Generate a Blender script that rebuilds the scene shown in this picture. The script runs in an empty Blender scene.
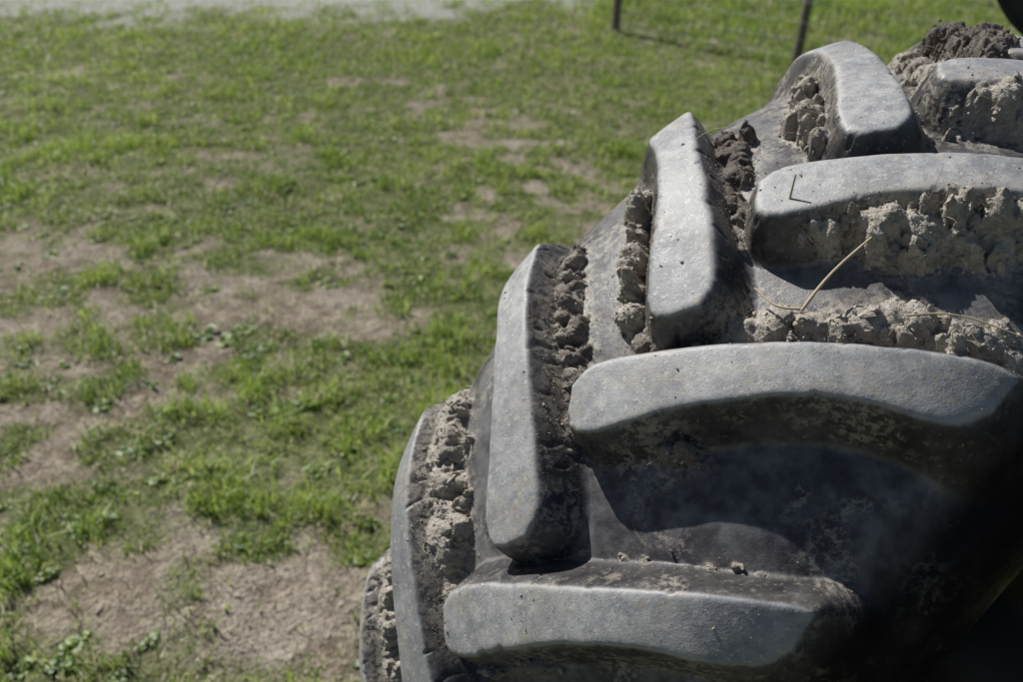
import bpy, math, numpy as np
from mathutils import Matrix, Vector
rng=np.random.default_rng(7)
scene=bpy.context.scene
H0=1.686
# ------------------------------------------------------------ helpers
def hsh(ix,iy,seed):
    h=(ix.astype(np.int64)*374761393+iy.astype(np.int64)*668265263+seed*1442695041)&0xffffffff
    h=((h^(h>>13))*1274126177)&0xffffffff
    return ((h^(h>>16))&0xffff)/65535.0
def vn(x,y,seed=0):
    ix=np.floor(x);iy=np.floor(y);fx=x-ix;fy=y-iy
    fx=fx*fx*(3-2*fx);fy=fy*fy*(3-2*fy)
    a=hsh(ix,iy,seed);b=hsh(ix+1,iy,seed);c=hsh(ix,iy+1,seed);d=hsh(ix+1,iy+1,seed)
    return (a*(1-fx)+b*fx)*(1-fy)+(c*(1-fx)+d*fx)*fy
def fbm(x,y,seed=0,o=4):
    s=0;a=.5;t=0
    for i in range(o):
        s=s+a*vn(x*2**i+i*17.3,y*2**i+i*9.1,seed+i);t+=a;a*=.5
    return s/t
def sst(a,b,x):
    t=np.clip((x-a)/(b-a),0,1);return t*t*(3-2*t)
def make_mesh(name,V,F,mat=None,smooth=True,attrs=None,parent=None):
    me=bpy.data.meshes.new(name)
    if not isinstance(F,list): F=[F]
    V=np.asarray(V,np.float32)
    me.vertices.add(len(V));me.vertices.foreach_set('co',V.ravel())
    nl=sum(f.size for f in F);npo=sum(len(f) for f in F)
    me.loops.add(nl);me.polygons.add(npo)
    me.loops.foreach_set('vertex_index',np.concatenate([f.ravel() for f in F]).astype(np.int32))
    tot=np.concatenate([np.full(len(f),f.shape[1]) for f in F]);st=np.concatenate([[0],np.cumsum(tot)[:-1]])
    me.polygons.foreach_set('loop_start',st.astype(np.int32))
    me.polygons.foreach_set('use_smooth',np.full(npo,smooth))
    me.update(calc_edges=True);me.validate()
    if attrs:
        for k,v in attrs.items():
            at=me.attributes.new(k,'FLOAT','POINT');at.data.foreach_set('value',np.asarray(v,np.float32).ravel())
    ob=bpy.data.objects.new(name,me);scene.collection.objects.link(ob)
    if mat: me.materials.append(mat)
    if parent: ob.parent=parent
    return ob
def empty(name,loc=(0,0,0)):
    e=bpy.data.objects.new(name,None);e.location=loc;scene.collection.objects.link(e);return e
class M:
    def __init__(s,name):
        s.m=bpy.data.materials.new(name);s.m.use_nodes=True;s.nt=s.m.node_tree;s.nt.nodes.clear()
        s.out=s.n('ShaderNodeOutputMaterial')
    def n(s,t,**k):
        x=s.nt.nodes.new(t)
        for a,b in k.items(): setattr(x,a,b)
        return x
    def l(s,a,b): s.nt.links.new(a,b)
    def put(s,sock,v):
        if isinstance(v,bpy.types.NodeSocket): s.l(v,sock)
        else: sock.default_value=v
    def noise(s,scale,detail=4,rough=.6,vec=None,dist=0):
        x=s.n('ShaderNodeTexNoise');x.inputs['Scale'].default_value=scale;x.inputs['Detail'].default_value=detail
        x.inputs['Roughness'].default_value=rough;x.inputs['Distortion'].default_value=dist
        if vec is None: vec=s.coord()
        s.l(vec,x.inputs['Vector']);return x.outputs['Fac']
    def coord(s):
        if not hasattr(s,'_c'): s._c=s.n('ShaderNodeTexCoord').outputs['Object']
        return s._c
    def attr(s,name): return s.n('ShaderNodeAttribute',attribute_name=name).outputs['Fac']
    def math(s,op,a,b=0.0,c=0.0,clamp=False):
        x=s.n('ShaderNodeMath',operation=op);x.use_clamp=clamp
        s.put(x.inputs[0],a);s.put(x.inputs[1],b);s.put(x.inputs[2],c);return x.outputs[0]
    def mix(s,f,a,b):
        x=s.n('ShaderNodeMix',data_type='RGBA');s.put(x.inputs[0],f)
        s.put(x.inputs[6],a if not isinstance(a,tuple) else (*a,1));s.put(x.inputs[7],b if not isinstance(b,tuple) else (*b,1));return x.outputs[2]
    def ramp(s,v,a,b,lo=0.,hi=1.):
        x=s.n('ShaderNodeMapRange');x.interpolation_type='SMOOTHSTEP'
        s.put(x.inputs[0],v);x.inputs[1].default_value=a;x.inputs[2].default_value=b;x.inputs[3].default_value=lo;x.inputs[4].default_value=hi;return x.outputs[0]
    def bump(s,h,strength,dist,normal=None):
        x=s.n('ShaderNodeBump');s.put(x.inputs['Height'],h);s.put(x.inputs['Strength'],strength);x.inputs['Distance'].default_value=dist
        if normal is not None: s.l(normal,x.inputs['Normal'])
        return x.outputs[0]
    def bsdf(s,col,rough=.8,spec=.3,normal=None,metal=0.):
        b=s.n('ShaderNodeBsdfPrincipled');s.put(b.inputs['Base Color'],col if not isinstance(col,tuple) else (*col,1))
        s.put(b.inputs['Roughness'],rough);s.put(b.inputs['Specular IOR Level'],spec);b.inputs['Metallic'].default_value=metal
        if normal is not None: s.l(normal,b.inputs['Normal'])
        s.l(b.outputs[0],s.out.inputs[0]);return b
# ------------------------------------------------------------ camera
phi,roll=.5633,.0178
right=Vector((1,0,0));up=Vector((0,math.sin(phi),math.cos(phi)));fw=Vector((0,math.cos(phi),-math.sin(phi)))
cx=right*math.cos(roll)+up*math.sin(roll);cy=-right*math.sin(roll)+up*math.cos(roll)
cam=bpy.data.cameras.new('camera');co=bpy.data.objects.new('camera',cam);scene.collection.objects.link(co)
mt=Matrix((cx,cy,-fw)).transposed().to_4x4();mt.translation=Vector((0,0,H0));co.matrix_world=mt
cam.sensor_width=36;cam.lens=807.9/1023*36;cam.clip_end=3000;cam.clip_start=.02
cam.dof.use_dof=True;cam.dof.focus_distance=.72;cam.dof.aperture_fstop=5.4
scene.camera=co
# ------------------------------------------------------------ light
al=.6067;el=math.radians(46);az=-(al+0.15)
sd_=Vector((math.sin(az)*math.cos(el),math.cos(az)*math.cos(el),math.sin(el)))
sun=bpy.data.lights.new('sun','SUN');sun.energy=5.0;sun.angle=math.radians(.5);sun.color=(1,.98,.93)
so=bpy.data.objects.new('sun',sun);scene.collection.objects.link(so);so.rotation_euler=sd_.to_track_quat('Z','Y').to_euler();so.location=(-4,6,8)
w=bpy.data.worlds.new('World');scene.world=w;w.use_nodes=True
nt=w.node_tree;bg=nt.nodes['Background'];sky=nt.nodes.new('ShaderNodeTexSky');sky.sky_type='NISHITA';sky.sun_disc=False
sky.sun_elevation=el;sky.sun_rotation=az%(2*math.pi);nt.links.new(sky.outputs[0],bg.inputs[0]);bg.inputs[1].default_value=.05
scene.view_settings.view_transform='Standard';scene.view_settings.look='None';scene.view_settings.exposure=0
# ------------------------------------------------------------ tyre
R=.75;HL=.05;CC=.3293;DD=13.952;P=.3445;OFF=.1789;cb=-.0356
ctr=np.array([.5114,.9092,-.9358+H0])
ax=np.array([math.sin(al)*math.cos(cb),-math.cos(al)*math.cos(cb),math.sin(cb)])
tt=np.array([-math.cos(al),-math.sin(al),0.])
nn=np.cross(ax,tt);nn=nn if nn[2]>0 else -nn
def cat(P_,n):
    P_=np.array(P_);o=[];Q=np.vstack([2*P_[0]-P_[1],P_,2*P_[-1]-P_[-2]])
    for i in range(1,len(Q)-2):
        for t in np.arange(n)/n:
            a,b,c,d=Q[i-1:i+3];o.append(.5*((2*b)+(c-a)*t+(2*a-5*b+4*c-d)*t*t+(-a+3*b-3*c+d)*t**3))
    o.append(P_[-1]);return np.array(o)
Nt=cat([(.824,-.026),(.787,-.020),(.735,.019),(.665,.083),(.600,.145),(.548,.193),(.517,.222),(.508,.237)],3)
Nl=cat([(.556,.241),(.593,.231),(.625,.203),(.657,.163),(.705,.120),(.765,.075),(.815,.045),(.850,.022)],3)
Ni=np.array([(.861,.009),(.862,.000),(.852,-.011)])
POLY=np.vstack([Nt,Nl,Ni])
XS=.70
def polysd(px,py,poly):
    d=np.full(px.shape,9.);ins=np.zeros(px.shape,bool);n=len(poly)
    for i in range(n):
        x0,y0=poly[i];x1,y1=poly[(i+1)%n]
        ex,ey=x1-x0,y1-y0;t=np.clip(((px-x0)*ex+(py-y0)*ey)/(ex*ex+ey*ey),0,1)
        d=np.minimum(d,np.hypot(px-x0-t*ex,py-y0-t*ey))
        c=((y0>py)!=(y1>py))&(px<(x1-x0)*(py-y0)/(y1-y0+1e-12)+x0);ins^=c
    return np.where(ins,-d,d)
thf=np.arange(-.62,1.80,.0018);thc=np.linspace(1.80,-.62+2*math.pi,360,endpoint=False)
TH=np.concatenate([thf,thc]);nT=len(TH)
UB=.272
ui=np.linspace(-UB,UB,380)
def rb(u): return R-HL-CC*u*u-DD*u**4
sw=[(UB,float(rb(UB))),(.284,.575),(.291,.540),(.292,.505),(.284,.47),(.268,.44),(.245,.42),(.232,.405),(.232,.39)]
S=cat(sw,6)[1:]
U=np.concatenate([-S[::-1,0],ui,S[:,0]]);Rb=np.concatenate([S[::-1,1],rb(ui),S[:,1]]);nU=len(U)
tread=np.concatenate([np.zeros(len(S)),np.ones(len(ui)),np.zeros(len(S))])>0
G_T,G_U=np.meshgrid(TH,U,indexing='ij')
HH=np.zeros_like(G_T);TOP=np.zeros_like(G_T);SD=np.full_like(G_T,9.);EDGE=np.zeros_like(G_T)
for k in range(-8,10):
    for side in (1,-1):
        po=POLY.copy();po[:,0]+=k*P+(OFF if side<0 else 0);po[:,1]*=side
        th0=po[:,0].mean()
        dth=(G_T[:,0]-th0+math.pi)%(2*math.pi)-math.pi
        idx=np.where(np.abs(dth)<.34)[0]
        jj=np.where((G_U[0]*side>-.08))[0];ij=np.ix_(idx,jj)
        X=(th0+dth[idx])[:,None]*XS*np.ones((1,len(jj)));Y=G_U[ij]
        pm=po.copy();pm[:,0]*=XS
        j=fbm(X*28+k*7,Y*28+side*5,11,2)-.5
        nick=np.clip(vn(X*120+k*3,Y*120,19)-.80,0,1)*5
        s=polysd(X,Y,pm)+j*.004+nick*.0025
        wv=.025+.014*sst(.2,.25,Y*side)
        t=np.clip(s/wv,0,1)
        f=np.where(t<.45,1-1.12*t,(.496)*((1-t)/.55)**1.75)
        f=f-.05*np.exp(-np.abs(s)/.0018)*(s>-.02)
        f[s>wv]=0;f=np.clip(f,0,1)
        f=f*np.where(tread[None,jj],1,sst(.30,.272,np.abs(Y)))
        HH[ij]=np.maximum(HH[ij],HL*f);SD[ij]=np.minimum(SD[ij],s)
        TOP[ij]=np.maximum(TOP[ij],sst(.0012,-.0012,s))
        EDGE[ij]=np.maximum(EDGE[ij],np.exp(-np.abs(s+.0008)/.0022))
HH+=.0010*(fbm(G_T*9,G_U*12,3,3)-.5)*2
WALL=sst(.04,.12,HH/HL)*(1-TOP)
# dried mud : (theta,u,radius,height,tone)
MB=[]
def line(a,b,n,r,h,tone,j=.006):
    for i in range(n):
        t=i/(max(1,n-1));MB.append((a[0]+(b[0]-a[0])*t+rng.normal()*j/.7,a[1]+(b[1]-a[1])*t+rng.normal()*j,r*rng.uniform(.6,1.25),h*rng.uniform(.6,1.15),tone+rng.uniform(-.18,.14)))
# caked under the lip of the lug above
line((.505,.035),(.455,.070),6,.008,.044,.8,.003);line((.462,.072),(.33,.158),18,.017,.048,.85,.003);line((.45,.105),(.36,.16),5,.012,.026,.75);line((.33,.155),(.28,.2),6,.016,.044,.85)
line((.465,.055),(.33,.143),14,.009,.0525,.8,.003)
# behind N0
line((.725,-.02),(.64,.045),11,.012,.015,.5);line((.64,.050),(.52,.145),16,.013,.017,.85);line((.515,.15),(.455,.215),8,.013,.018,.7)
# valley between the two rows
line((.36,-.15),(.50,-.052),16,.013,.020,.2);line((.50,-.05),(.60,.0),12,.014,.019,.45);line((.6,0),(.69,-.005),8,.012,.017,.55)
# leading side of F-1
line((.715,-.045),(.67,-.078),6,.012,.024,.7);line((.67,-.078),(.54,-.162),16,.011,.038,.8,.003)
# trailing side of F0
line((.905,-.005),(.80,-.080),16,.012,.020,.38,.007);line((.815,-.08),(.67,-.19),24,.0115,.024,.5,.006)
# trailing side of F1 : thick pale cake
line((1.24,-.03),(1.16,-.10),16,.024,.024,.8);line((1.16,-.10),(1.00,-.22),28,.026,.028,.95)
line((1.6,-.05),(1.37,-.22),18,.026,.026,.8)
# N-2 / F-2
line((.165,.025),(.10,.070),6,.017,.050,.9,.003);line((.10,.080),(-.05,.19),16,.024,.054,.95,.004)
line((.35,-.045),(.29,-.09),8,.013,.034,.75);line((.29,-.09),(.2,-.15),7,.010,.038,.7)
line((.18,-.05),(.25,.0),10,.015,.032,.75)
line((-.05,-.08),(.05,0),8,.018,.026,.5)
line((.0,-.02),(-.30,-.20),18,.026,.058,.25,.010);line((-.2,.02),(-.4,.15),8,.022,.04,.6)
MB+=[(.80,.086,.011,.030,.35),(.815,.075,.007,.030,.4),(.96,.02,.008,.008,.6),(1.06,.02,.012,.007,.6),(.63,.105,.006,.0525,.8),(.52,.195,.006,.052,.8)]
line((1.07,-.01),(1.0,.06),5,.007,.008,.6);line((1.0,.06),(.87,.19),9,.006,.006,.6)
line((1.20,.035),(1.14,.08),5,.008,.040,.5,.003)
line((1.43,0),(1.2,.2),8,.012,.016,.6)
for k in range(5,17):
    for sgn,o in ((1,0),(-1,OFF)):
        line((.70+k*P+o,.0),(.52+k*P+o,.15*sgn),6,.020,.024,.7)
TONE=np.zeros_like(HH);MH=np.zeros_like(HH)
nz=fbm(G_T*48,G_U*68,31,4);nz2=vn(G_T*170,G_U*240,41);nzc=fbm(G_T*75,G_U*105,47,3);nzd=fbm(G_T*150,G_U*210,49,2)
for th,u,r,h,tn in MB:
    dth=(G_T[:,0]-th+math.pi)%(2*math.pi)-math.pi
    idx=np.where(np.abs(dth)<r*2.4/.65)[0];jd=np.where(np.abs(U-u)<r*2.4)[0]
    if len(idx)==0: continue
    ii=np.ix_(idx,jd)
    d=np.hypot(dth[idx][:,None]*XS,(U[jd]-u)[None,:])/r
    d=d+(nz[ii]-.5)*1.8+(nz2[ii]-.5)*.35
    pr=h*(sst(1.25,.62,d)*.72+.28*np.clip(1-d,0,1))
    better=pr>MH[ii]
    MH[ii]=np.where(better,pr,MH[ii]);TONE[ii]=np.where(better,tn,TONE[ii])
crag=np.abs(nzc-.5)*2;crag2=np.abs(nzd-.5)*2
plate=nz*.5+.5*np.floor(nz*11)/11
MH=np.where(MH>.0012,MH+(plate-.5)*.009-.0018*np.exp(-crag/.05)-.0010*np.exp(-crag2/.06)+(nz2-.5)*.0018,MH)
add=MH-HH
MUD=sst(-.0003,.0008,add)*(MH>.001)
HH=np.maximum(HH,MH)
def boxb(A,a,b):
    for axs,r in ((0,a),(1,b)):
        c=np.cumsum(A,axis=axs);n=A.shape[axs];lo=np.clip(np.arange(n)-r,0,n-1);hi=np.clip(np.arange(n)+r,0,n-1)
        A=(np.take(c,hi,axis=axs)-np.take(c,lo,axis=axs))/(hi-lo).reshape((-1,1) if axs==0 else (1,-1))
    return A
DUST=boxb(boxb(MUD,11,11),10,10)
DUST=np.clip(DUST*1.8,0,1)
TONE=np.where(TONE==0,.7,TONE)
SMEAR=np.clip(sst(.045,.0,SD)*sst(.45,.62,fbm(G_T*18,G_U*25,77,4)),0,1)
ct,st_=np.cos(G_T),np.sin(G_T)
rr=Rb[None,:]+HH
POS=(G_U[...,None]*ax+ rr[...,None]*(ct[...,None]*nn+st_[...,None]*tt))
V=POS.reshape(-1,3)
i=np.arange(nT);j=np.arange(nU-1)
I,J=np.meshgrid(i,j,indexing='ij');I2=(I+1)%nT
F=np.stack([I*nU+J,I*nU+J+1,I2*nU+J+1,I2*nU+J],-1).reshape(-1,4)
a0,b0,c0=V[F[1000,0]],V[F[1000,1]],V[F[1000,2]]
if np.dot(np.cross(b0-a0,c0-a0),a0)<0: F=F[:,::-1].copy()
m=M('tire_rubber')
top=m.attr('top');mud=m.attr('mud');tone=m.attr('tone');smear=m.attr('smear');side=m.attr('side');edge=m.attr('edge');wall=m.attr('wall');dust=m.attr('dust')
n1=m.noise(7,4,.7);n2=m.noise(70,4,.7);n3=m.noise(600,2,.6);n4=m.noise(20,4,.65);n5=m.noise(190,3,.65);n6=m.noise(130,4,.75)
dark=m.mix(m.ramp(n1,.35,.7),(.009,.008,.013),(.026,.023,.027))
dusty=m.mix(n2,(.10,.10,.11),(.205,.202,.202))
carc=m.mix(m.ramp(n4,.34,.60,.22,.95),dark,dusty)
carc=m.mix(m.math('MULTIPLY',m.ramp(n1,.50,.60),m.ramp(n2,.3,.6,.3,.95)),carc,(.030,.025,.032))
carc=m.mix(m.math('MULTIPLY',smear,m.ramp(n5,.42,.58,.0,.8)),carc,(.29,.26,.215))
wallc=m.mix(m.ramp(n4,.42,.68,.03,.75),dark,(.095,.09,.09))
wallc=m.mix(m.ramp(n5,.58,.68,0,.6),wallc,(.22,.20,.17))
carc=m.mix(m.math('MULTIPLY',wall,.90),carc,wallc)  # less dusty lug walls, with shade painted into their dark colour
carc=m.mix(side,carc,m.mix(m.ramp(n4,.45,.7),(.006,.005,.007),(.022,.019,.019)))  # dark sidewall rubber, deepened near black to paint in its shade
topc=m.mix(m.ramp(n2,.3,.7),(.28,.283,.297),(.44,.438,.430))
topc=m.mix(m.ramp(n4,.48,.68,0,.65),topc,(.165,.168,.182))
topc=m.mix(m.ramp(n1,.44,.60,0,.6),topc,(.185,.19,.21))  # darker bluish patches paint shading into the lug tops
topc=m.mix(m.ramp(n5,.57,.66,0,.75),topc,(.54,.505,.445))
topc=m.mix(m.ramp(n3,.60,.70,0,.7),topc,(.08,.08,.09))
c=m.mix(top,carc,topc)
c=m.mix(m.math('MULTIPLY',edge,m.ramp(n2,.35,.6,.0,.6)),c,(.34,.34,.345))  # pale highlight lines painted along the lug edges
# splashes of dried dirt film
c=m.mix(m.math('MULTIPLY',m.math('MULTIPLY',m.ramp(m.noise(13,3,.6),.50,.62),m.ramp(n6,.46,.58)),m.math('SUBTRACT',.65,m.math('MULTIPLY',side,.50))),c,(.36,.325,.275))
c=m.mix(m.math('MULTIPLY',dust,m.ramp(n6,.40,.58,.05,.95)),c,m.mix(m.ramp(tone,.0,.5,.3,1.),(.16,.13,.11),(.44,.395,.33)))
mudc=m.mix(m.ramp(tone,.15,.9),(.105,.087,.077),(.44,.400,.342))
mudc=m.mix(m.ramp(m.noise(95,4,.7),.38,.68,.0,.72),mudc,(.17,.147,.125))
mudc=m.mix(m.math('MULTIPLY',m.ramp(n5,.54,.66,.0,.7),m.ramp(tone,.2,.6)),mudc,(.62,.58,.52))
c=m.mix(mud,c,mudc)
hb=m.math('ADD',m.math('MULTIPLY',n5,.6),m.math('MULTIPLY',n3,.4))
nb=m.bump(hb,m.math('ADD',.25,m.math('MULTIPLY',mud,.75)),.0030)
ro=m.math('ADD',m.ramp(n2,.3,.7,.40,.56),m.math('MAXIMUM',m.math('MULTIPLY',mud,.40),m.math('MULTIPLY',top,.06)))
m.bsdf(c,ro,m.math('SUBTRACT',.48,m.math('MULTIPLY',side,.36)),nb)
tyre=empty('tractor_tire',tuple(ctr))
side_shade=np.where(tread[None,:],sst(.225,.262,np.abs(G_U)),1)*(G_U>0)*(1-TOP)+np.where(tread[None,:],0,1)*(G_U<0)*.5  # mask of the painted sidewall shade: full on near side, half on far
make_mesh('tread_and_carcass',V,F,m.m,True,dict(top=TOP,mud=MUD,tone=TONE,smear=SMEAR,side=side_shade,edge=EDGE,wall=WALL,dust=DUST),tyre)
# ---- mud crumbs
def ico():
    import bmesh
    bm=bmesh.new();bmesh.ops.create_icosphere(bm,subdivisions=2,radius=1)
    v=np.array([x.co[:] for x in bm.verts]);f=np.array([[q.index for q in x.verts] for x in bm.faces]);bm.free();return v,f
iv,if_=ico()
def rocks(pts,size,flat=1.):
    n=len(pts);k=len(iv)
    tmpl=[]
    for q in range(24):
        a=iv.copy()
        for _ in range(11):
            dr=rng.normal(size=3);dr/=np.linalg.norm(dr);cut=rng.uniform(.25,.75)
            dd=a@dr;a=a-np.clip(dd-cut,0,None)[:,None]*dr
        a*=rng.uniform(.5,1.3,3);a+=rng.normal(size=a.shape)*.03;tmpl.append(a)
    tmpl=np.array(tmpl)[rng.integers(0,24,n)]
    q=rng.normal(size=(n,4));q/=np.linalg.norm(q,axis=1)[:,None];w_,x,y,z=q.T
    Rm=np.stack([1-2*(y*y+z*z),2*(x*y-z*w_),2*(x*z+y*w_),2*(x*y+z*w_),1-2*(x*x+z*z),2*(y*z-x*w_),2*(x*z-y*w_),2*(y*z+x*w_),1-2*(x*x+y*y)],-1).reshape(n,3,3)
    vv=np.einsum('nij,nkj->nki',Rm,tmpl)*size[:,None,None]
    vv[...,2]*=flat
    vv=vv+pts[:,None,:]
    ff=(if_[None]+(np.arange(n)*k)[:,None,None]).reshape(-1,3)
    return vv.reshape(-1,3),ff,k
nf=len(thf)-1
dT=np.linalg.norm(POS[1:nf+1]-POS[:nf],axis=-1)[:, :-1];dU=np.linalg.norm(POS[:nf,1:]-POS[:nf,:-1],axis=-1)
def mkcdf(mask):
    c=np.cumsum((dT*dU*mask).ravel());return c/c[-1]
cdf=mkcdf(np.maximum(MUD[:nf,:-1],MUD[1:nf+1,1:])>.7)
cdfd=mkcdf((DUST[:nf,:-1]**1.5)*(MUD[:nf,:-1]<.3))
def samp(n,cdf=cdf):
    s=np.searchsorted(cdf,rng.random(n));a,b=np.unravel_index(s,dT.shape)
    r1=rng.random(n)[:,None];r2=rng.random(n)[:,None]
    p=POS[a,b]+r1*(POS[a+1,b]-POS[a,b])+r2*(POS[a,b+1]-POS[a,b]);return p,np.maximum(TONE[a,b],TONE[a+1,b+1])
p1,t1=samp(21000);s1=np.clip(rng.lognormal(-7.05,.55,len(p1)),.0004,.004)
p2,t2=samp(650);s2=rng.uniform(.0025,.0070,len(p2))
p3,t3=samp(8500,cdfd);s3=np.clip(rng.lognormal(-7.4,.55,len(p3)),.0003,.0028);t3=np.full(len(p3),.7)
cand2=np.argwhere((MUD<.2)&(SMEAR>.15)&(np.arange(nT)<nf)[:,None]&(np.abs(G_U)<.24))
sel2=cand2[rng.integers(0,len(cand2),1500)]
p4=POS[sel2[:,0],sel2[:,1]];s4=np.clip(rng.lognormal(-7.2,.5,len(p4)),.0003,.003);t4=np.full(len(p4),.6)
peb=[(1.02,.03),(.99,.075),(.955,.115),(.935,.145),(.90,.165),(.885,.185),(.93,.16),(1.05,.03),(.87,.17),(.91,.12)]
p5=np.array([(u*ax+(rb(u)+.002)*(math.cos(t)*nn+math.sin(t)*tt)) for t,u in peb]);s5=rng.uniform(.0025,.006,len(p5));t5=rng.uniform(.1,.7,len(p5))
pts=np.vstack([p1,p2,p3,p4,p5]);sz=np.concatenate([s1,s2,s3,s4,s5]);tn=np.concatenate([t1,t2,t3,t4,t5])
vv,ff,k=rocks(pts,sz)
mm=M('dried_mud');t_=mm.attr('tone')
cc=mm.mix(mm.ramp(t_,.1,.95),(.12,.10,.086),(.47,.43,.365))
cc=mm.mix(mm.ramp(mm.noise(120,3,.6),.4,.7,0,.5),cc,(.2,.17,.14))
mm.bsdf(cc,.95,.1,mm.bump(mm.noise(600,3,.7),.6,.0015))
make_mesh('dried_mud_crumbs',vv,ff,mm.m,False,dict(tone=np.repeat(tn+rng.uniform(-.25,.2,len(tn)),k)),tyre)
# ---- straw & root fibres lying on the mud
def tubes(paths,rad,sides=5):
    Vs=[];Fs=[];o=0
    for pth,r in zip(paths,rad):
        n=len(pth);T=np.gradient(pth,axis=0);T/=np.linalg.norm(T,axis=1)[:,None]+1e-9
        A=np.cross(T,[.3,.2,.93]);A/=np.linalg.norm(A,axis=1)[:,None]+1e-9;B=np.cross(T,A)
        an=np.arange(sides)*2*math.pi/sides
        rad_=r*np.linspace(1,.55,n)
        ring=pth[:,None,:]+rad_[:,None,None]*(np.cos(an)[None,:,None]*A[:,None]+np.sin(an)[None,:,None]*B[:,None])
        Vs.append(ring.reshape(-1,3))
        a,b=np.meshgrid(np.arange(n-1),np.arange(sides),indexing='ij');b2=(b+1)%sides
        Fs.append(np.stack([a*sides+b,a*sides+b2,(a+1)*sides+b2,(a+1)*sides+b],-1).reshape(-1,4)+o);o+=n*sides
    return np.vstack(Vs),np.vstack(Fs)
def sp(th,u,h):
    r=rb(u)+h;return u*ax+r*(math.cos(th)*nn+math.sin(th)*tt)
paths=[];rad=[]
def strand(a,b,r,bow=.006,n=10,side=.006):
    a=np.array(a);b=np.array(b);t=np.linspace(0,1,n)[:,None]
    p_=a*(1-t)+b*t;nrm=a/np.linalg.norm(a);sd2=np.cross(nrm,b-a);sd2/=np.linalg.norm(sd2)
    p_=p_+nrm*bow*4*t*(1-t)+sd2*side*np.sin(t*math.pi*1.3);paths.append(p_);rad.append(r)
strand(sp(.585,.085,.022),sp(.46,.088,.036),.0017,.003,side=.002)
strand(sp(.46,.088,.036),sp(.405,.082,.030),.0012,.002,side=.002)
strand(sp(.585,.083,.022),sp(.60,.04,.024),.0014,.003)
strand(sp(.50,.018,.030),sp(.47,.012,.068),.0015,.001,side=.001)
strand(sp(.52,.150,.022),sp(.44,.215,.022),.0010,.002)
strand(sp(.45,-.13,.051),sp(.41,-.095,.053),.0005,.002)
for q in range(190):
    a=samp(1)[0][0];nrm=a/np.linalg.norm(a)
    b=a+rng.normal(size=3)*.011+nrm*rng.uniform(-.002,.004);strand(a,b,rng.uniform(.00015,.0004),rng.uniform(.001,.004),8,rng.normal()*.004)
sv,sf=tubes(paths,rad)
ms=M('dry_straw');ms.bsdf(ms.mix(ms.noise(60,3),(.34,.27,.17),(.58,.50,.34)),.7,.3)
make_mesh('straw_bits',sv,sf,ms.m,True,None,tyre)
# ---- rim (lathe)
def lathe(prof,n,name,mat,parent,cap=False):
    a=np.arange(n)*2*math.pi/n;prof=np.array(prof)
    v=np.stack([prof[None,:,0,None]*ax+prof[None,:,1,None]*(np.cos(a)[:,None,None]*nn+np.sin(a)[:,None,None]*tt)],0)[0].reshape(-1,3)
    k=len(prof);I,J=np.meshgrid(np.arange(n),np.arange(k-1),indexing='ij');I2=(I+1)%n
    return make_mesh(name,v,np.stack([I*k+J,I*k+J+1,I2*k+J+1,I2*k+J],-1).reshape(-1,4),mat,True,None,parent)
mp=M('rim_paint');mp.bsdf(mp.mix(mp.ramp(mp.noise(14,5),.45,.65),(.030,.022,.020),(.05,.045,.04)),.6,.3)
lathe([(.242,.425),(.246,.41),(.236,.385),(.20,.38),(.18,.35),(.05,.345),(-.05,.345),(-.18,.35),(-.20,.38),(-.236,.385),(-.246,.41),(-.242,.425)],96,'rim_barrel',mp.m,tyre)
lathe([(.03,.346),(.06,.30),(.07,.22),(.05,.15),(.05,.11),(.13,.10),(.14,.07),(.14,.0)],64,'rim_disc',mp.m,tyre)
# ------------------------------------------------------------ tractor parts beside the wheel
trac=empty('tractor',tuple(ctr))
md=M('tractor_castings');md.bsdf(md.mix(md.noise(12,5),(.015,.015,.016),(.04,.036,.032)),.6,.4)
def boxl(name,u0,u1,t0,t1,z0,z1,mat,bev=.02,parent=trac):
    import bmesh
    bm=bmesh.new();bmesh.ops.create_cube(bm,size=1)
    for v in bm.verts:
        u=u0+(v.co.x+.5)*(u1-u0);t=t0+(v.co.y+.5)*(t1-t0);z=z0+(v.co.z+.5)*(z1-z0)
        v.co=Vector(ax*u+tt*t+nn*z)
    bmesh.ops.recalc_face_normals(bm,faces=bm.faces)
    bmesh.ops.bevel(bm,geom=bm.edges[:],offset=bev,segments=3,affect='EDGES')
    me=bpy.data.meshes.new(name);bm.to_mesh(me);bm.free();me.materials.append(mat)
    ob=bpy.data.objects.new(name,me);scene.collection.objects.link(ob);ob.parent=parent;return ob
lathe([(.14,.07),(.20,.085),(.30,.085),(.32,.06),(.60,.06)],32,'axle_housing',md.m,trac)
boxl('front_chassis',.58,.95,-2.2,.25,-.12,.22,md.m,.03)
boxl('engine_cover',.60,.93,-1.6,.22,.23,.62,mp.m,.06)
fc=np.array([1.45,2.12,1.52])-ctr
a=np.linspace(math.radians(120),math.radians(300),40)
r_=.31;wx=np.array([.86,-.5,0.])*1.0;wd=np.array([.5,.86,0.])
ring=[]
for rad_,dep in ((r_,0),(r_,.22),(r_-.012,.22),(r_-.012,0)):
    ring.append(fc+rad_*(np.cos(a)[:,None]*wx+np.sin(a)[:,None]*np.array([0,0,1.]))+wd*dep)
ring=np.stack(ring,1);n=len(a);v=ring.reshape(-1,3)
I,J=np.meshgrid(np.arange(n-1),np.arange(4),indexing='ij');J2=(J+1)%4
f_=np.stack([I*4+J,I*4+J2,(I+1)*4+J2,(I+1)*4+J],-1).reshape(-1,4)
make_mesh('mudguard',v,f_,md.m,False,None,trac)
v=np.vstack([[fc+wd*.004],fc+wd*.004+(r_-.006)*(np.cos(a)[:,None]*wx+np.sin(a)[:,None]*np.array([0,0,1.]))])
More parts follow.
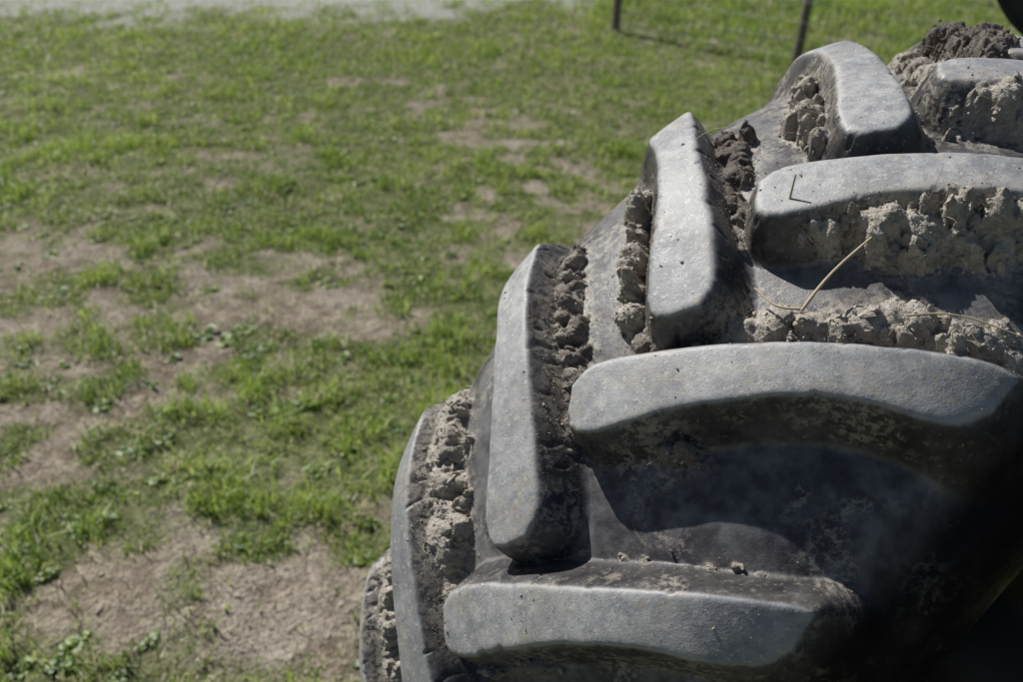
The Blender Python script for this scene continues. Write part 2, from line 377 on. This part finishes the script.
f_=np.array([[0,q+1,q+2] for q in range(n-1)])
make_mesh('mudguard_cheek',v,f_,md.m,False,None,trac)
# ------------------------------------------------------------ ground
def green(x,y):
    n=fbm(x*1.5+3,y*1.5+8,101,4);n2=fbm(x*7,y*7,131,3)
    g=(n-.5)*1.6+(n2-.5)*3.0
    b=.38+.25*sst(2.6,4.5,y)+.25*sst(4.5,6,y)
    for (px,py,s,a_) in [(-1.45,2.3,.65,-.50),(.1,3.9,.65,-.45),(-1.0,1.35,.4,-.35),(-.9,3.0,.4,-.30),(-.35,1.45,.25,-.30),(-.15,1.75,.18,-.35),(-.95,2.25,.22,.5),(-.45,2.5,.35,.35),(-.2,1.95,.25,.3),(-1.9,3.4,.5,.2),(-.55,3.5,.4,.35),(-.40,2.0,.25,.15),(.5,4.6,.4,-.3),(0.5,3.3,.4,.3),(-1.7,1.9,.2,.35),(-1.35,3.9,.5,.3),(-.6,1.6,.2,.2)]:
        b=b+a_*np.exp(-((x-px)**2+(y-py)**2)/(s*s))
    g=g+b
    return sst(-.25,.50,g)
def gravel(x,y):
    e=y-(9.0+.12*(x+2)+.6*(fbm(x*.8,y*.8,151,3)-.5)*2)+(fbm(x*4,y*3,157,3)-.5)*2.4
    return sst(-.5,.9,e)*sst(1.0,.2,x-.25*(y-9))*sst(15,13.5,y)
def gz(x,y): 
    far=1/(1+((x**2+y**2)/900))
    return (.05*(fbm(x*.9,y*.9,201,3)-.5)+.035*(fbm(x*5,y*5,211,3)-.5)+.014*(fbm(x*22,y*22,221,2)-.5))*far
g=np.linspace(-1,1,440);gx=np.sinh(g*7.2)/math.sinh(7.2)*600;gy=gx+3.
Xg,Yg=np.meshgrid(gx,gy,indexing='ij');Zg=gz(Xg,Yg)
n=len(g);I,J=np.meshgrid(np.arange(n-1),np.arange(n-1),indexing='ij')
F=np.stack([I*n+J,(I+1)*n+J,(I+1)*n+J+1,I*n+J+1],-1).reshape(-1,4)
mg=M('soil');ga=mg.attr('green');gr=mg.attr('gravel')
q1=mg.noise(1.9,3,.65);q2=mg.noise(15,4,.7);q3=mg.noise(85,3,.7)
soil=mg.mix(mg.ramp(q2,.32,.68),(.20,.160,.120),(.44,.38,.305))
soil=mg.mix(mg.ramp(q1,.45,.65,0,.5),soil,(.48,.435,.37))
soil=mg.mix(mg.ramp(q3,.48,.64,0,.8),soil,(.12,.096,.067))
gcol=mg.mix(mg.ramp(q2,.35,.65),(.060,.095,.020),(.17,.19,.07))
c=mg.mix(mg.math('MULTIPLY',ga,.8),soil,gcol)
c=mg.mix(mg.math('MULTIPLY',gr,mg.ramp(q2,.3,.6,.45,1.)),c,mg.mix(q3,(.38,.37,.35),(.56,.55,.52)))
mg.bsdf(c,.95,.1,mg.bump(mg.math('ADD',q2,mg.math('MULTIPLY',q3,.5)),.9,.035))
make_mesh('ground',np.stack([Xg,Yg,Zg],-1).reshape(-1,3),F,mg.m,True,dict(green=green(Xg,Yg),gravel=gravel(Xg,Yg)))
def scat(n,y0,y1,pw):
    y=y0+(y1-y0)*rng.random(n)**pw;x=(rng.random(n)*2-1)*(1.1+.80*y);return x,y
x,y=scat(22000,.2,8,1.4);kp=green(x,y)<.85;x,y=x[kp],y[kp]
s=np.clip(rng.lognormal(-5.5,.6,len(x)),.0015,.022)
vv,ff,k=rocks(np.stack([x,y,gz(x,y)],-1),s,.6)
mc=M('clods');mc.bsdf(mc.mix(mc.noise(30,3),(.30,.25,.195),(.50,.445,.365)),.95,.1)
make_mesh('soil_clods',vv,ff,mc.m,False)
# ---- grass
def blades(x,y,h,wd_,lean):
    n=len(x);a=rng.random(n)*2*math.pi;z=gz(x,y)-.004
    dx,dy=np.cos(a),np.sin(a);b=a+math.pi/2+rng.normal(size=n)*.5;sx,sy=np.cos(b)*wd_/2,np.sin(b)*wd_/2
    P0=np.stack([x,y,z],-1);side=np.stack([sx,sy,0*sx],-1)
    d=np.stack([dx,dy,0*dx],-1)
    m1=P0+d*(lean*h*.28)[:,None]+np.array([0,0,1])*(h*.55)[:,None]
    tp=P0+d*(lean*h)[:,None]+np.array([0,0,1])*(h*(1-.35*lean))[:,None]
    v=np.stack([P0-side*.8,P0+side*.8,m1+side,m1-side,tp],1).reshape(-1,3)
    o=np.arange(n)*5
    return v,np.stack([o,o+1,o+2,o+3],-1),np.stack([o+3,o+2,o+4],-1)
X=[];Y=[]
for nn_,y0,y1,pw in ((340000,-.3,5.0,1.1),(300000,4.5,12,1.1),(50000,10,26,1.2)):
    x,y=scat(nn_,y0,y1,pw)
    cl=fbm(x*11,y*11,301,2)
    p_=green(x,y);keep=(rng.random(len(x))<p_*(.12+1.3*sst(.43,.68,cl))+.035)&(rng.random(len(x))>gravel(x,y)*.9)
    X.append(x[keep]);Y.append(y[keep])
x=np.concatenate(X);y=np.concatenate(Y);n=len(x)
tall=sst(.48,.68,fbm(x*4.5,y*4.5,321,3))*(.3+.7*sst(.4,.9,green(x,y)))
h=(.018+.055*rng.random(n)*(.5+1.25*tall)+.02*sst(5,9,y)+.10*sst(8.5,10,y+.85*(x-1))*sst(.2,1.5,x)*rng.random(n))
wd_=(.0026+.0022*rng.random(n))*(1+.13*np.clip(y-2,0,12))
v,f4,f3=blades(x,y,h,wd_,rng.uniform(.1,1.0,n))
rnd=np.repeat(np.clip(fbm(x*1.5,y*1.5,331,3)*.45+tall*.15+rng.random(n)*.8-.17,0,1),5)
dry=np.repeat(((rng.random(n)<.10+.34*(1-green(x,y))+.2*sst(.5,.7,fbm(x*3,y*3,341,3))-.1*tall)).astype(float),5)
def leafmat(name,c1,c2,cd):
    ml=M(name);r_a=ml.attr('rnd');d_a=ml.attr('dry')
    c=ml.mix(ml.ramp(r_a,.15,.85),c1,c2);c=ml.mix(d_a,c,cd)
    b=ml.bsdf(c,.42,.5);tr=ml.n('ShaderNodeBsdfTranslucent');ml.l(c,tr.inputs[0]);mx=ml.n('ShaderNodeMixShader');mx.inputs[0].default_value=.5
    ml.l(b.outputs[0],mx.inputs[1]);ml.l(tr.outputs[0],mx.inputs[2]);ml.l(mx.outputs[0],ml.out.inputs[0]);return ml.m
make_mesh('grass',v,[f4,f3],leafmat('grass_blades',(.12,.21,.03),(.46,.57,.12),(.66,.59,.41)),False,dict(rnd=rnd,dry=dry))
# ---- broad-leaved weeds (rosettes)
wx_,wy_=scat(1500,.8,8,1.2);kp=rng.random(len(wx_))<(.2+.8*green(wx_,wy_));wx_,wy_=wx_[kp],wy_[kp]
wx_=np.concatenate([wx_,[-1.12,-1.05,-1.2,-.98,-.75]]);wy_=np.concatenate([wy_,[2.65,2.75,2.7,2.6,2.2]])
VV=[];F4=[];o=0;RN=[]
for q,(x0,y0) in enumerate(zip(wx_,wy_)):
    big=1.0 if q<len(wx_)-5 else 1.7
    nl=rng.integers(5,10);z0=float(gz(np.array([x0]),np.array([y0]))[0])
    for l in range(nl):
        a=l*2*math.pi/nl+rng.normal()*.3;L=rng.uniform(.025,.055)*big;W=L*rng.uniform(.16,.28);e=rng.uniform(.2,1.1)
        d=np.array([math.cos(a),math.sin(a),0]);s_=np.array([-d[1],d[0],0])
        for t,ww in ((0,.15),(.3,.8),(.6,1.),(.85,.6),(1,.05)):
            c0=np.array([x0,y0,z0])+d*L*t*math.cos(e*.8)+np.array([0,0,1])*L*(math.sin(e)*t-.55*t*t)
            VV+= [c0-s_*W*ww+[0,0,W*.25*ww],c0+s_*W*ww+[0,0,W*.25*ww]]
        for t in range(4): F4.append([o+2*t,o+2*t+1,o+2*t+3,o+2*t+2])
        o+=10;RN+=[rng.random()]*10
make_mesh('broadleaf_weeds',np.array(VV),np.array(F4),leafmat('weed_leaves',(.11,.19,.04),(.28,.37,.08),(.3,.3,.1)),True,dict(rnd=RN,dry=np.zeros(len(RN))))
# ------------------------------------------------------------ fence
fence=empty('wire_fence',(.98,8.5,0))
mw=M('weathered_wood');mw.bsdf(mw.mix(mw.noise(20,5,dist=2),(.13,.11,.085),(.27,.235,.19)),.9,.2,mw.bump(mw.noise(60,4),.5,.01))
mz=M('galvanised_wire');mz.bsdf((.5,.5,.5),.45,.5,None,.4)
dv=np.array([1.44,-1.26,0]);paths=[];rad=[]
for q in range(0,4):
    p0=dv*q
    paths.append(np.array([p0+[0,0,-.3],p0+[.005,0,.4],p0+[.012,0,.9],p0+[.02,.01,1.35]]));rad.append(.038)
v_,f_=tubes(paths,[r*1.2 for r in rad],10);make_mesh('fence_posts',v_,f_,mw.m,True,None,fence)
paths=[];rad=[]
for zz in (.08,.22,.36,.52,.70,.90,1.12):
    paths.append(np.array([dv*t+[.0,-.05,zz-.01*math.sin(t*math.pi%math.pi)] for t in np.linspace(0,3,31)]));rad.append(.003)
for t in np.arange(0.03,3,.085):
    paths.append(np.array([dv*t+[0,-.05,zq] for zq in (.08,.4,.8,1.12)]));rad.append(.0025)
v_,f_=tubes(paths,rad,4);make_mesh('fence_wires',v_,f_,mz.m,True,None,fence)
print('grass',n,'tyre',len(V))
